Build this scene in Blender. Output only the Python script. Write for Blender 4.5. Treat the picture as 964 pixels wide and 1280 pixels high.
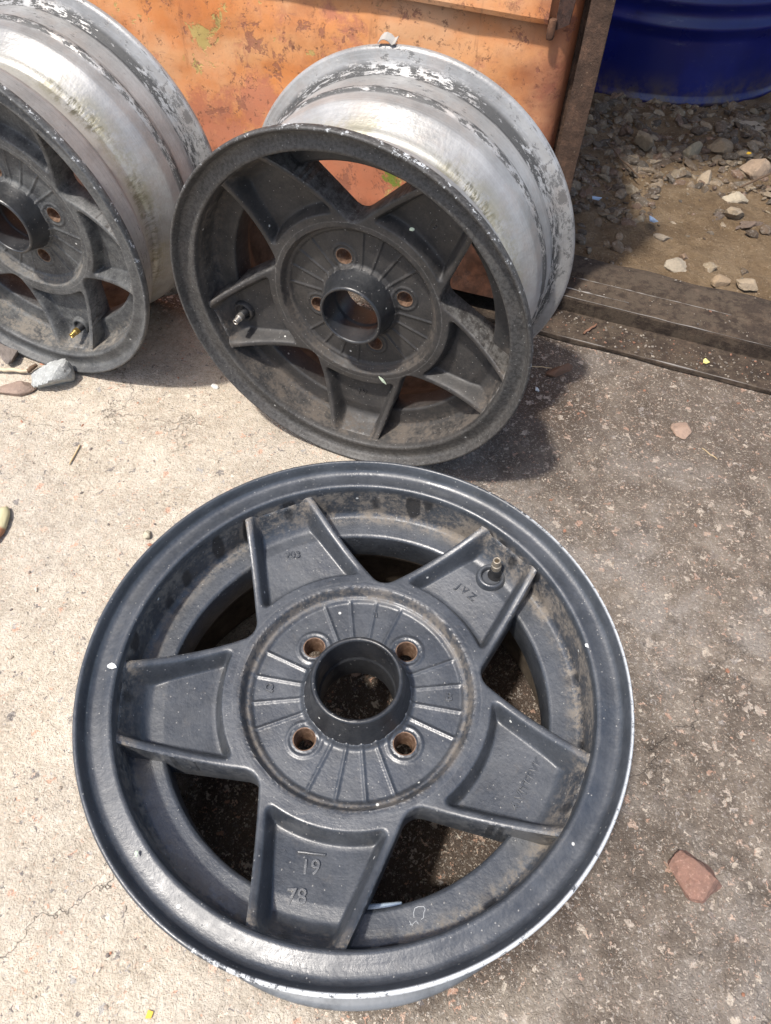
import bpy, bmesh, math, random
import numpy as np
from mathutils import Vector, Matrix, noise
from mathutils.geometry import delaunay_2d_cdt
R = math.radians
random.seed(7); rng = np.random.default_rng(7)
SC = bpy.context.scene
for o_ in list(bpy.data.objects): bpy.data.objects.remove(o_)
COL = SC.collection

# ------------------------------------------------------------------ camera
M = Matrix(((0.99934, -0.03629, 0.0), (0.02896, 0.79755, -0.60256), (0.02187, 0.60216, 0.79808)))
CAM = Vector((0, 0, 0.61485)); FPX = 880.05
cd = bpy.data.cameras.new("camera"); cam = bpy.data.objects.new("camera", cd); COL.objects.link(cam)
cam.matrix_world = Matrix.Translation(CAM) @ M.to_4x4()
cd.sensor_fit = 'HORIZONTAL'; cd.sensor_width = 36; cd.lens = FPX / 964 * 36
cd.clip_start = 0.01; cd.clip_end = 500
SC.camera = cam
# ------------------------------------------------------------------ world, sun, exposure
SUN = Vector((-0.32, -0.25, 0.914)).normalized()
w = bpy.data.worlds.new("World"); SC.world = w; w.use_nodes = True
nt = w.node_tree; bg = nt.nodes['Background']; sky = nt.nodes.new('ShaderNodeTexSky')
sky.sky_type = 'NISHITA'; sky.sun_disc = False
sky.sun_elevation = math.asin(SUN.z); sky.sun_rotation = math.atan2(SUN.x, SUN.y)
sky.air_density = 1.0; sky.dust_density = 3.0; sky.ozone_density = 1.0
nt.links.new(sky.outputs[0], bg.inputs[0]); bg.inputs[1].default_value = 0.15
ld = bpy.data.lights.new("sun", 'SUN'); ld.energy = 3.4; ld.angle = R(3.2); ld.color = (1, .95, .88)
lo = bpy.data.objects.new("sun", ld); COL.objects.link(lo)
lo.rotation_euler = SUN.to_track_quat('Z', 'Y').to_euler()
SC.view_settings.view_transform = 'Standard'; SC.view_settings.look = 'None'
SC.view_settings.exposure = 0.64; SC.view_settings.gamma = 1; SC.view_settings.use_curve_mapping = False
SC.cycles.max_bounces = 8

# ------------------------------------------------------------------ helpers
def ray(px, py): return M @ Vector(((px - 482) / FPX, -(py - 640) / FPX, -1))
def gnd(px, py, z=0.0):
    r = ray(px, py); t = (z - CAM.z) / r.z
    return CAM + r * t
def link(o, parent=None):
    COL.objects.link(o)
    if parent is not None: o.parent = parent
    return o
def mesh_obj(name, verts, faces, mat, parent=None, smooth=True, uvs=None):
    me = bpy.data.meshes.new(name); me.from_pydata([tuple(v) for v in verts], [], faces); me.update()
    if mat is not None: me.materials.append(mat)
    if smooth: me.polygons.foreach_set('use_smooth', [True] * len(me.polygons))
    return link(bpy.data.objects.new(name, me), parent)
def empty(name, loc=(0, 0, 0)):
    o = bpy.data.objects.new(name, None); o.location = loc; o.empty_display_size = .05; COL.objects.link(o); return o
def tag(o, label=None, cat=None, group=None, kind=None):
    if label: o['label'] = label
    if cat: o['category'] = cat
    if group: o['group'] = group
    if kind: o['kind'] = kind
    return o
def lathe(profile, segs=96, closed=False, cap=False):
    """profile: list of (r,z); returns verts, faces"""
    V = []; F = []; n = len(profile)
    for i in range(segs):
        a = 2 * math.pi * i / segs; c, s = math.cos(a), math.sin(a)
        for r, z in profile: V.append((r * c, r * s, z))
    m = n if closed else n - 1
    for i in range(segs):
        j = (i + 1) % segs
        for k in range(m):
            k2 = (k + 1) % n
            F.append((i * n + k, j * n + k, j * n + k2, i * n + k2))
    if cap:
        F.append(tuple(i * n + n - 1 for i in range(segs)))
        F.append(tuple(i * n for i in reversed(range(segs))))
    return V, F
def fillet(pts, rad, steps=4):
    """round the inner corners of an open polyline of (r,z)"""
    out = [pts[0]]
    for i in range(1, len(pts) - 1):
        p0, p1, p2 = Vector(pts[i - 1]), Vector(pts[i]), Vector(pts[i + 1])
        a = (p0 - p1); b = (p2 - p1); ra = min(rad, a.length * .45, b.length * .45)
        A = p1 + a.normalized() * ra; B = p1 + b.normalized() * ra
        for k in range(steps + 1):
            t = k / steps; q = A * (1 - t) ** 2 + p1 * 2 * t * (1 - t) + B * t * t
            out.append((q.x, q.y))
    out.append(pts[-1]); return out
def box_geo(x0, x1, y0, y1, z0, z1):
    V = [(x, y, z) for x in (x0, x1) for y in (y0, y1) for z in (z0, z1)]
    F = [(0, 1, 3, 2), (4, 6, 7, 5), (0, 4, 5, 1), (2, 3, 7, 6), (0, 2, 6, 4), (1, 5, 7, 3)]
    return V, F
def bevel(o, w_=.001, seg=2):
    m = o.modifiers.new('bevel', 'BEVEL'); m.width = w_; m.segments = seg; m.limit_method = 'ANGLE'; return o

# ------------------------------------------------------------------ node helpers
class NT:
    def __init__(s, name):
        s.mat = bpy.data.materials.new(name); s.mat.use_nodes = True; s.t = s.mat.node_tree; s.n = s.t.nodes
        s.b = s.n['Principled BSDF']; s.tc = s.n.new('ShaderNodeTexCoord')
    def L(s, a, b): s.t.links.new(a, b)
    def inp(s, sock, v):
        if isinstance(v, bpy.types.NodeSocket): s.L(v, sock)
        elif v is not None:
            if sock.type == 'RGBA' and not hasattr(v, '__len__'): v = (v, v, v, 1)
            elif sock.type == 'RGBA' and len(v) == 3: v = (*v, 1)
            sock.default_value = v
    def math(s, op, a, b=None, c=None, clamp=False):
        m = s.n.new('ShaderNodeMath'); m.operation = op; m.use_clamp = clamp
        s.inp(m.inputs[0], a); s.inp(m.inputs[1], b); s.inp(m.inputs[2], c); return m.outputs[0]
    def noise(s, scale, detail=4, rough=.55, vec=None, dist=0, color=False):
        m = s.n.new('ShaderNodeTexNoise'); m.inputs['Scale'].default_value = scale; m.inputs['Detail'].default_value = detail
        m.inputs['Roughness'].default_value = rough; m.inputs['Distortion'].default_value = dist
        s.L(vec if vec is not None else s.tc.outputs['Object'], m.inputs['Vector'])
        return m.outputs['Color' if color else 'Fac']
    def vor(s, scale, vec=None, feature='F1', rand=1):
        m = s.n.new('ShaderNodeTexVoronoi'); m.feature = feature; m.inputs['Scale'].default_value = scale
        m.inputs['Randomness'].default_value = rand
        s.L(vec if vec is not None else s.tc.outputs['Object'], m.inputs['Vector']); return m
    def step(s, v, a, b, lo_=0.0, hi=1.0):
        m = s.n.new('ShaderNodeMapRange'); m.interpolation_type = 'SMOOTHSTEP'
        s.inp(m.inputs[0], v); m.inputs[1].default_value = a; m.inputs[2].default_value = b
        m.inputs[3].default_value = lo_; m.inputs[4].default_value = hi; return m.outputs[0]
    def mix(s, f, a, b, mode='MIX'):
        m = s.n.new('ShaderNodeMix'); m.data_type = 'RGBA'; m.blend_type = mode
        s.inp(m.inputs[0], f); s.inp(m.inputs[6], a); s.inp(m.inputs[7], b); return m.outputs[2]
    def ramp(s, v, stops, interp='LINEAR'):
        m = s.n.new('ShaderNodeValToRGB'); s.inp(m.inputs[0], v); cr = m.color_ramp; cr.interpolation = interp
        while len(cr.elements) < len(stops): cr.elements.new(.5)
        for e, (p, c) in zip(cr.elements, stops): e.position = p; e.color = (*c, 1)
        return m.outputs[0]
    def sep(s, v=None):
        m = s.n.new('ShaderNodeSeparateXYZ'); s.L(v if v is not None else s.tc.outputs['Object'], m.inputs[0]); return m.outputs
    def comb(s, x, y, z):
        m = s.n.new('ShaderNodeCombineXYZ'); s.inp(m.inputs[0], x); s.inp(m.inputs[1], y); s.inp(m.inputs[2], z); return m.outputs[0]
    def vadd(s, a, b, op='ADD'):
        m = s.n.new('ShaderNodeVectorMath'); m.operation = op; s.inp(m.inputs[0], a); s.inp(m.inputs[1], b); return m.outputs[0]
    def bump(s, h, strength=.5, dist=.001, prev=None):
        m = s.n.new('ShaderNodeBump'); m.inputs['Strength'].default_value = strength; m.inputs['Distance'].default_value = dist
        s.inp(m.inputs['Height'], h)
        if prev is not None: s.L(prev, m.inputs['Normal'])
        return m.outputs[0]
    def out(s, col, rough=.5, metal=0.0, normal=None, spec=None):
        s.inp(s.b.inputs['Base Color'], col); s.inp(s.b.inputs['Roughness'], rough); s.inp(s.b.inputs['Metallic'], metal)
        if normal is not None: s.L(normal, s.b.inputs['Normal'])
        if spec is not None: s.inp(s.b.inputs['Specular IOR Level'], spec)
        return s.mat
    def polar(s):
        x, y, z = s.sep(); r = s.math('SQRT', s.math('ADD', s.math('MULTIPLY', x, x), s.math('MULTIPLY', y, y)))
        th = s.math('ARCTAN2', y, x); return x, y, z, r, th

# ------------------------------------------------------------------ materials
def mat_concrete():
    n = NT('concrete'); oc = n.tc.outputs['Object']; x, y, z = n.sep()
    wob = n.noise(5, 5, .6); wob2 = n.noise(17, 5, .65)
    # dirt-stained part to the right, pale dusty part to the left
    f = n.math('ADD', n.math('ADD', x, n.math('MULTIPLY', n.math('SUBTRACT', wob, .5), .36)), n.math('MULTIPLY', n.math('SUBTRACT', wob2, .5), .26))
    f = n.math('SUBTRACT', f, n.math('MULTIPLY', n.math('SUBTRACT', y, .35), -.06))
    stain = n.step(f, -.07, .13)
    fine = n.math('ADD', n.math('MULTIPLY', n.noise(16, 7, .72), .5), n.math('MULTIPLY', n.noise(110, 6, .75), .5)); vfine = n.noise(350, 4, .7)
    pale = n.ramp(fine, [(.30, (.245, .20, .145)), (.44, (.42, .36, .28)), (.55, (.53, .465, .375)), (.68, (.66, .60, .505))])
    dark = n.ramp(n.noise(26, 8, .72), [(.30, (.050, .038, .028)), (.5, (.145, .117, .092)), (.70, (.275, .235, .192))])
    streak = n.step(n.noise(5.5, 7, .68, vec=n.vadd(oc, (3.1, 1.7, 0)), dist=.5), .50, .62)
    dark = n.mix(n.math('MULTIPLY', streak, .6), dark, (.26, .235, .21))
    base = n.mix(stain, pale, dark)
    lf = n.step(n.noise(3.2, 4, .6, vec=n.vadd(oc, (9, 4, 0))), .38, .66)
    base = n.mix(n.math('MULTIPLY', lf, .38), base, n.mix(stain, (.30, .27, .235), (.075, .058, .046)))
    # scattered small stains on the pale part
    sp = n.step(n.noise(11, 6, .7, vec=n.vadd(oc, (7, 2, 0))), .53, .68)
    base = n.mix(n.math('MULTIPLY', sp, .45), base, (.27, .225, .18))
    # dark brown patch behind the middle wheel's right foot
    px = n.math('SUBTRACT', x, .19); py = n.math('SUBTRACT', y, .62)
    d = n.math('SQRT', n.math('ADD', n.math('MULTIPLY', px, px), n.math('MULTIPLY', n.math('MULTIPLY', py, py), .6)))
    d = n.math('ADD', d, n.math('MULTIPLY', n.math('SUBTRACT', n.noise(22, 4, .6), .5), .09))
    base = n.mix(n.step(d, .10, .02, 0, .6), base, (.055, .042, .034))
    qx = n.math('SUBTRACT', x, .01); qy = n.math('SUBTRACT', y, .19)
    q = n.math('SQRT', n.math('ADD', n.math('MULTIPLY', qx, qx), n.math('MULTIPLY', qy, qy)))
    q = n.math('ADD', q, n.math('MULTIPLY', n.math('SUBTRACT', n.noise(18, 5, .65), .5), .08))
    base = n.mix(n.step(q, .205, .155, 0, .9), base, n.mix(n.noise(60, 6, .7), (.018, .013, .010), (.085, .058, .042)))  # stained ground under the flat wheel, its shade painted in too
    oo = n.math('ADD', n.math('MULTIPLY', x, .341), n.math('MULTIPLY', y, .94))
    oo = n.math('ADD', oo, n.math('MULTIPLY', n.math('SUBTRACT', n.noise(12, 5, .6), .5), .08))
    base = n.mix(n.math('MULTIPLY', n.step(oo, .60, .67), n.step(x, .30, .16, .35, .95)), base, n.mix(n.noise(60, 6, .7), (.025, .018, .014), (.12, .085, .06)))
    # aggregate: stones of several colours showing in the worn face
    wv = n.vadd(oc, n.vadd(n.noise(140, 3, .6, color=True), (.02, .02, .02), 'MULTIPLY'))
    for sc_, th_, amt in ((80, .34, .75), (190, .38, .8), (430, .40, .65)):
        v = n.vor(sc_, vec=wv); rnd = n.sep(v.outputs['Color'])
        on = n.math('MULTIPLY', n.step(rnd[0], .60, .64), n.step(v.outputs['Distance'], th_, th_ - .13))
        colr = n.ramp(rnd[1], [(0, (.55, .48, .40)), (.28, (.50, .29, .20)), (.42, (.66, .58, .47)), (.58, (.12, .11, .11)), (.74, (.58, .41, .31)), (.9, (.30, .29, .28))], 'CONSTANT')
        colr = n.mix(n.math('MULTIPLY', stain, .45), colr, (.22, .17, .135))
        base = n.mix(n.math('MULTIPLY', on, amt), base, colr)
    base = n.mix(n.math('MULTIPLY', n.step(vfine, .53, .69), .34), base, (.07, .06, .055))
    base = n.mix(n.math('MULTIPLY', n.step(vfine, .46, .3), .30), base, (.75, .70, .62))
    # cracks
    cv = n.vor(2.3, vec=n.vadd(oc, n.vadd(n.noise(9, 5, .7, color=True), (.22, .22, 0), 'MULTIPLY')), feature='DISTANCE_TO_EDGE')
    crack = n.math('MULTIPLY', n.step(cv.outputs['Distance'], .0022, .0004), n.step(n.noise(3.3, 2), .42, .56))
    base = n.mix(n.math('MULTIPLY', crack, .40), base, (.10, .08, .065))
    h = n.math('ADD', n.math('MULTIPLY', n.noise(40, 8, .7), .6), n.math('MULTIPLY', vfine, .25))
    vb = n.vor(240, vec=wv); h = n.math('SUBTRACT', h, n.math('MULTIPLY', vb.outputs['Distance'], .25))
    h = n.math('SUBTRACT', h, n.math('MULTIPLY', crack, .45))
    nb = n.bump(h, 1.0, .005)
    return n.out(base, n.step(n.noise(30), .3, .7, .8, .95), normal=nb, spec=.3)

def mat_dirt():
    n = NT('dry dirt')
    c = n.ramp(n.noise(14, 8, .7), [(.25, (.095, .062, .036)), (.5, (.21, .145, .085)), (.75, (.33, .245, .155))])
    c = n.mix(n.math('MULTIPLY', n.step(n.noise(120, 5, .7), .5, .7), .45), c, (.09, .06, .04))
    c = n.mix(n.math('MULTIPLY', n.step(n.noise(260, 3, .7), .58, .7), .5), c, (.5, .42, .31))
    h = n.math('ADD', n.noise(60, 9, .78), n.math('MULTIPLY', n.noise(300, 4, .7), .5))
    return n.out(c, .95, normal=n.bump(h, 1.0, .010), spec=.2)

def mat_stone(name, attr=True, col=(.3, .28, .25), spread=.4, specks=None, sc_=1.0):
    n = NT(name)
    if attr:
        a = n.n.new('ShaderNodeAttribute'); a.attribute_name = 'Col'; base = a.outputs['Color']
    else: base = n.mix(0, col, col)
    base = n.mix(n.step(n.noise(90 * sc_, 6, .7), .35, .7, 0, spread), base, (.05, .045, .04))
    base = n.mix(n.step(n.noise(230 * sc_, 4, .7), .5, .75, 0, spread), base, tuple(min(.8, c * 1.7) for c in col))
    if specks is not None:
        base = n.mix(n.step(n.noise(420, 3, .7), .56, .68, 0, .7), base, specks)
    h = n.math('ADD', n.noise(150 * sc_, 7, .7), n.math('MULTIPLY', n.noise(500, 4, .7), .4))
    return n.out(base, .88, normal=n.bump(h, .8, .0016), spec=.3)

def mat_paint(name, base=(.030, .036, .046), dusty=.25, rough=.36, dust_col=(.20, .165, .125), wear=0.5, lump=.5, overall=0.0, wear_dir=(1, -.4), film=(.10, .105, .11), band=0.0, spec=.5, blobs=0.0, worn=0.0):
    n = NT(name); x, y, z, r, th = n.polar(); oc = n.tc.outputs['Object']
    c = n.mix(n.step(n.noise(24, 5, .6), .3, .7), base, tuple(b * 1.55 for b in base))
    # thin general dust film, clumped
    c = n.mix(n.math('MULTIPLY', n.step(n.math('ADD', n.math('MULTIPLY', n.noise(45, 7, .75), .6), n.math('MULTIPLY', n.noise(420, 4, .8), .4)), .38, .66), overall), c, film)
    # dirt lodged on the vertical inner wall and at the rib roots
    wallband = n.math('MULTIPLY', n.step(r, .146, .158), n.step(z, -.012, -.017))
    ringband = n.math('MULTIPLY', n.step(n.math('ABSOLUTE', n.math('SUBTRACT', r, .080)), .006, .001), n.step(z, -.034, -.038))
    geo = n.n.new('ShaderNodeNewGeometry')
    bl = n.vor(1, vec=n.comb(n.math('MULTIPLY', th, 9.5), n.math('MULTIPLY', z, 22), 0)); blob = n.step(n.math('ADD', bl.outputs['Distance'], n.math('MULTIPLY', n.noise(60, 5, .7), .35)), .62, .50); blob = n.math('MULTIPLY', blob, n.step(n.sep(bl.outputs['Color'])[0], .40, .55)); blob = n.math('MULTIPLY', blob, wallband)
    dn = n.math('MULTIPLY', n.step(n.math('ADD', n.math('MULTIPLY', n.noise(38, 7, .75), .55), n.math('MULTIPLY', n.noise(230, 5, .8), .45)), .44, .58), n.math('SUBTRACT', 1, n.math('MULTIPLY', blob, blobs)))
    c = n.mix(n.math('MULTIPLY', blob, blobs), c, (.006, .006, .007))
    dmask = n.math('MULTIPLY', n.math('MAXIMUM', wallband, n.math('MULTIPLY', ringband, .7)), dn)
    c = n.mix(n.math('MULTIPLY', dmask, min(1, dusty * 2)), c, dust_col)
    gen = n.math('MULTIPLY', n.step(n.noise(85, 8, .75, vec=n.vadd(oc, (5, 5, 5))), .56, .74), dusty * (.2 + .8 * overall))
    bandm = n.math('MULTIPLY', n.step(r, .158, .163), n.step(n.noise(330, 5, .8), .38, .62))
    c = n.mix(n.math('MULTIPLY', bandm, band), c, (.17, .168, .16))
    c = n.mix(gen, c, dust_col)
    # fine grit and paint nibs
    v = n.vor(520); rnd = n.sep(v.outputs['Color'])
    nib = n.math('MULTIPLY', n.step(rnd[0], .93, .97), n.step(v.outputs['Distance'], .32, .2))
    c = n.mix(n.math('MULTIPLY', nib, .55), c, (.32, .31, .29))
    v2 = n.vor(120); rnd2 = n.sep(v2.outputs['Color'])
    chip = n.math('MULTIPLY', n.step(rnd2[0], .955, .965), n.step(v2.outputs['Distance'], .16, .10))
    c = n.mix(n.math('MULTIPLY', chip, .8), c, (.62, .62, .58))
    pt = n.math('MULTIPLY', n.step(geo.outputs['Pointiness'], .53, .60), n.step(n.noise(120, 6, .8), .40, .60))
    c = n.mix(n.math('MULTIPLY', pt, worn), c, (.24, .235, .225))
    # worn lip: bare alloy shows along the outermost edge
    ang = n.comb(n.math('MULTIPLY', th, .182), z, 0)
    wn = n.noise(95, 7, .8, vec=ang)
    dirn = n.math('ADD', n.math('MULTIPLY', x, wear_dir[0] * 1.1), n.math('MULTIPLY', y, wear_dir[1] * 1.1))
    wn = n.math('ADD', wn, n.math('MULTIPLY', dirn, .9))
    edge = n.math('MULTIPLY', n.step(r, .1803, .1818), n.step(wn, .66 - wear * .2, .71 - wear * .2))
    edge = n.math('MULTIPLY', edge, n.step(n.noise(260, 5, .8), .36, .46))
    c = n.mix(n.math('MULTIPLY', edge, .95), c, (.55, .57, .58))
    rg = n.math('ADD', n.step(n.noise(30, 5, .7), .3, .7, rough - .07, rough + .12), n.math('MULTIPLY', dmask, .45))
    rg = n.math('ADD', rg, n.math('MULTIPLY', overall, .12))
    brush = n.noise(1, 4, .6, vec=n.comb(n.math('MULTIPLY', th, 9), n.math('MULTIPLY', r, 900), n.math('MULTIPLY', z, 700)))
    h = n.math('ADD', n.math('MULTIPLY', n.noise(70, 5, .6), .8), n.math('MULTIPLY', n.noise(420, 4, .7), .22))
    h = n.math('ADD', h, n.math('MULTIPLY', brush, .10)); h = n.math('ADD', h, n.math('MULTIPLY', nib, .25))
    h = n.math('SUBTRACT', h, n.math('MULTIPLY', edge, .25))
    return n.out(c, rg, normal=n.bump(h, lump, .0013), spec=spec)

def mat_alloy():
    """bare cast alloy of the barrel: grey oxide, turning lines, peeled grey paint and tyre grime"""
    n = NT('weathered alloy'); x, y, z, r, th = n.polar(); oc = n.tc.outputs['Object']
    u = n.math('MULTIPLY', th, .17)
    c = n.ramp(n.noise(11, 7, .7), [(.32, (.23, .227, .22)), (.5, (.35, .347, .338)), (.68, (.47, .47, .462))])
    lines = n.noise(1, 3, .7, vec=n.comb(n.math('MULTIPLY', u, 1.5), 0, n.math('MULTIPLY', z, 700)))
    c = n.mix(n.step(lines, .5, .72, 0, .35), c, (.17, .165, .16)); c = n.mix(n.step(lines, .45, .3, 0, .3), c, (.52, .52, .52))
    c = n.mix(n.step(n.noise(30, 6, .7), .48, .66, 0, .45), c, (.33, .29, .26))
    cream = n.math('MULTIPLY', n.step(n.math('ABSOLUTE', n.math('ADD', z, .070)), .024, .014), n.step(n.noise(20, 6, .7), .36, .56))
    c = n.mix(n.math('MULTIPLY', cream, .55), c, (.50, .485, .42))
    # olive brake-dust crust with cracks across the well shoulder
    crackv = n.comb(n.math('MULTIPLY', u, 210), 0, n.math('MULTIPLY', z, 60))
    sh = n.math('MULTIPLY', n.step(n.math('ABSOLUTE', n.math('ADD', z, .081)), .012, .004), n.step(n.noise(1, 7, .8, vec=crackv), .46, .54))
    sh = n.math('MULTIPLY', n.math('MULTIPLY', sh, n.step(n.noise(9, 4, .6), .38, .54)), n.step(n.noise(70, 5, .7), .34, .52))
    c = n.mix(n.math('MULTIPLY', sh, .85), c, (.10, .09, .05))
    halo = n.math('MULTIPLY', n.step(n.math('ABSOLUTE', n.math('ADD', z, .084)), .020, .004), n.step(n.noise(16, 7, .78), .42, .56))
    c = n.mix(n.math('MULTIPLY', halo, .6), c, (.24, .22, .14))
    pv = n.comb(n.math('MULTIPLY', u, 62), 0, n.math('MULTIPLY', z, 300))
    tot = None
    for zc, hw, amt, off, t0 in ((-.160, .0065, .95, 0, .47), (-.1275, .006, .9, 4, .48), (-.145, .022, .75, 9, .61), (-.167, .008, .6, 1, .55), (-.014, .010, .9, 2, .47), (-.036, .020, .6, 6, .60), (-.068, .018, .55, 12, .63)):
        band = n.step(n.math('ABSOLUTE', n.math('SUBTRACT', z, zc)), hw, hw * .5)
        nn = n.math('ADD', n.noise(1, 9, .8, vec=n.vadd(pv, (off * 3.3, off, off * 1.7))), n.math('MULTIPLY', n.math('SUBTRACT', n.noise(9, 3, .6, vec=n.vadd(oc, (off, 0, 0))), .5), .35))
        m = n.math('MULTIPLY', n.math('MULTIPLY', band, n.step(nn, t0, t0 + .02)), amt)
        c = n.mix(m, c, (.055, .055, .054)); tot = m if tot is None else n.math('MAXIMUM', tot, m)
    pit = n.step(n.noise(210, 6, .85), .65, .69)
    c = n.mix(n.math('MULTIPLY', pit, .7), c, (.09, .085, .075))
    h = n.math('ADD', n.math('MULTIPLY', lines, .5), n.noise(300, 4, .6)); h = n.math('SUBTRACT', h, n.math('MULTIPLY', tot, .9))
    h = n.math('SUBTRACT', h, n.math('MULTIPLY', sh, .7)); h = n.math('ADD', h, n.math('MULTIPLY', n.noise(9, 2), .5))
    return n.out(c, n.math('ADD', n.step(n.noise(25), .3, .7, .38, .52), n.math('MULTIPLY', tot, .25)), .35, n.bump(h, .4, .0009), .5)

def mat_dark_inside():
    n = NT('dusty barrel inside'); 
    c = n.ramp(n.noise(40, 7, .7), [(.3, (.035, .028, .022)), (.6, (.12, .095, .07)), (.8, (.22, .18, .14))])
    return n.out(c, .8, normal=n.bump(n.noise(150, 6, .7), .5, .001), spec=.3)

def mat_rust(name, a=(.07, .035, .02), b=(.17, .085, .045), c3=(.28, .15, .085), rough=.9, bs=.6, crust=0.0):
    n = NT(name)
    c = n.ramp(n.noise(35, 8, .75), [(.28, a), (.52, b), (.78, c3)])
    c = n.mix(n.step(n.noise(240, 5, .8), .55, .7, 0, .6), c, (.03, .022, .018))
    c = n.mix(n.step(n.noise(190, 5, .8, vec=n.vadd(n.tc.outputs['Object'], (3, 3, 3))), .62, .72, 0, .5), c, (.36, .27, .19))
    cm = n.step(n.math('ADD', n.noise(75, 8, .78), n.math('MULTIPLY', n.noise(9, 4), .35)), .62, .76)
    c = n.mix(n.math('MULTIPLY', cm, crust), c, n.mix(n.noise(170, 5, .8), (.040, .030, .022), (.15, .115, .083)))
    h = n.math('ADD', n.noise(90, 8, .75), n.noise(400, 4, .7))
    return n.out(c, rough, normal=n.bump(h, bs, .0016), spec=.25)

def mat_bolt():
    n = NT('bare rusty seat')
    c = n.ramp(n.noise(160, 5, .7), [(.3, (.05, .028, .018)), (.5, (.16, .095, .06)), (.75, (.34, .25, .18))])
    return n.out(c, .6, .25, n.bump(n.noise(400, 4), .4, .0006))

def mat_orange():
    n = NT('flaking orange paint'); oc = n.tc.outputs['Object']; x, y, z = n.sep()
    c = n.ramp(n.noise(5, 6, .65), [(.3, (.42, .135, .042)), (.5, (.60, .215, .066)), (.72, (.66, .31, .12))])
    c = n.mix(n.step(n.noise(2.2, 3, .5, vec=n.comb(n.math('MULTIPLY', x, 3), y, n.math('MULTIPLY', z, 14))), .4, .7, 0, .35), c, (.70, .42, .20))
    c = n.mix(n.step(n.noise(3.5, 6, .7, vec=n.vadd(oc, (31, 2, 5))), .45, .68, 0, .6), c, (.66, .42, .25))
    c = n.mix(n.step(n.noise(6.5, 7, .75, vec=n.vadd(oc, (13, 7, 5))), .50, .68, 0, .55), c, (.36, .14, .065))
    # salmon primer, lower on the panel and in worn clouds
    low = n.math('ADD', n.noise(10, 8, .72), n.math('MULTIPLY', n.step(z, .30, .10), .22))
    primer = n.step(low, .54, .64)
    c = n.mix(n.math('MULTIPLY', primer, .8), c, n.mix(n.noise(60, 5, .7), (.50, .16, .09), (.36, .15, .10)))
    # flaked patches with sharp borders: ochre under-coat and brown-violet primer
    och = n.step(n.noise(13, 7, .7, vec=n.vadd(oc, (11.3, 0, 4.2)), dist=.6), .615, .63)
    c = n.mix(n.math('MULTIPLY', och, .9), c, n.mix(n.noise(40, 5), (.42, .33, .09), (.52, .40, .16)))
    vio = n.step(n.noise(16, 9, .78, vec=n.vadd(oc, (2.3, 5, 8.4)), dist=.4), .575, .60)
    c = n.mix(n.math('MULTIPLY', vio, .75), c, (.28, .115, .075))
    gr = n.step(n.noise(22, 4, .6, vec=n.vadd(oc, (21, 5, 1))), .69, .74)
    c = n.mix(n.math('MULTIPLY', gr, .6), c, (.20, .24, .04))
    gx = n.math('SUBTRACT', n.math('ADD', n.math('MULTIPLY', x, .94), n.math('MULTIPLY', y, -.341)), -.307); gz = n.math('SUBTRACT', z, .160)
    gd = n.math('SQRT', n.math('ADD', n.math('MULTIPLY', gx, gx), n.math('MULTIPLY', gz, gz)))
    gp = n.step(n.math('ADD', gd, n.math('MULTIPLY', n.math('SUBTRACT', n.noise(70, 6, .75), .5), .05)), .013, .009)
    c = n.mix(n.math('MULTIPLY', gp, .85), c, (.13, .23, .03))
    # rust specks and scratches
    rs = n.math('MAXIMUM', n.step(n.noise(95, 8, .8), .575, .65), n.math('MULTIPLY', n.step(n.noise(30, 9, .82, vec=n.vadd(oc, (6, 1, 9))), .56, .66), .7))
    c = n.mix(n.math('MULTIPLY', rs, .75), c, (.13, .055, .03))
    scr = n.step(n.noise(1, 7, .75, vec=n.comb(n.math('MULTIPLY', x, 25), 0, n.math('MULTIPLY', z, 110))), .60, .64)
    c = n.mix(n.math('MULTIPLY', scr, .45), c, (.30, .14, .09))
    run = n.step(n.noise(1, 7, .75, vec=n.comb(n.math('MULTIPLY', x, 42), 2, n.math('MULTIPLY', z, 7))), .57, .70)
    c = n.mix(n.math('MULTIPLY', run, .5), c, (.20, .085, .045))
    # right-hand corner turning from the sun: its shade painted in as dark red-brown
    so = n.math('ADD', n.math('MULTIPLY', x, .94), n.math('MULTIPLY', y, -.341))
    cr = n.step(n.math('ADD', so, n.math('MULTIPLY', n.math('SUBTRACT', n.noise(18, 5), .5), .10)), -.19, -.125)
    c = n.mix(n.math('MULTIPLY', cr, .75), c, n.mix(n.noise(70, 6, .7), (.24, .07, .035), (.12, .045, .028)))
    low_rust_shade = n.step(n.math('ADD', z, n.math('MULTIPLY', n.math('SUBTRACT', n.noise(16, 6, .7), .5), .08)), .132, .098)  # rusted lower panel, with the standing wheel's shadow painted into the colour
    c = n.mix(n.math('MULTIPLY', low_rust_shade, .93), c, n.mix(n.step(n.noise(55, 7, .75), .35, .7), (.012, .008, .006), (.075, .035, .022)))
    h = n.math('ADD', n.math('MULTIPLY', n.noise(60, 6, .7), .5), n.math('MULTIPLY', n.noise(9, 3), 1.2))
    h = n.math('SUBTRACT', h, n.math('MULTIPLY', och, .25)); h = n.math('SUBTRACT', h, n.math('MULTIPLY', vio, .22))
    h = n.math('SUBTRACT', h, n.math('MULTIPLY', primer, .15)); h = n.math('SUBTRACT', h, n.math('MULTIPLY', rs, .15))
    return n.out(c, n.step(n.noise(30), .3, .7, .48, .7), normal=n.bump(h, .7, .002), spec=.4)

def mat_plain(name, col, rough=.5, metal=0.0, var=.25, scale=60, bs=.2):
    n = NT(name)
    c = n.mix(n.step(n.noise(scale, 5, .7), .35, .7), col, tuple(max(0, v * (1 - var)) for v in col))
    return n.out(c, rough, metal, n.bump(n.noise(scale * 3, 4), bs, .0006))

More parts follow.
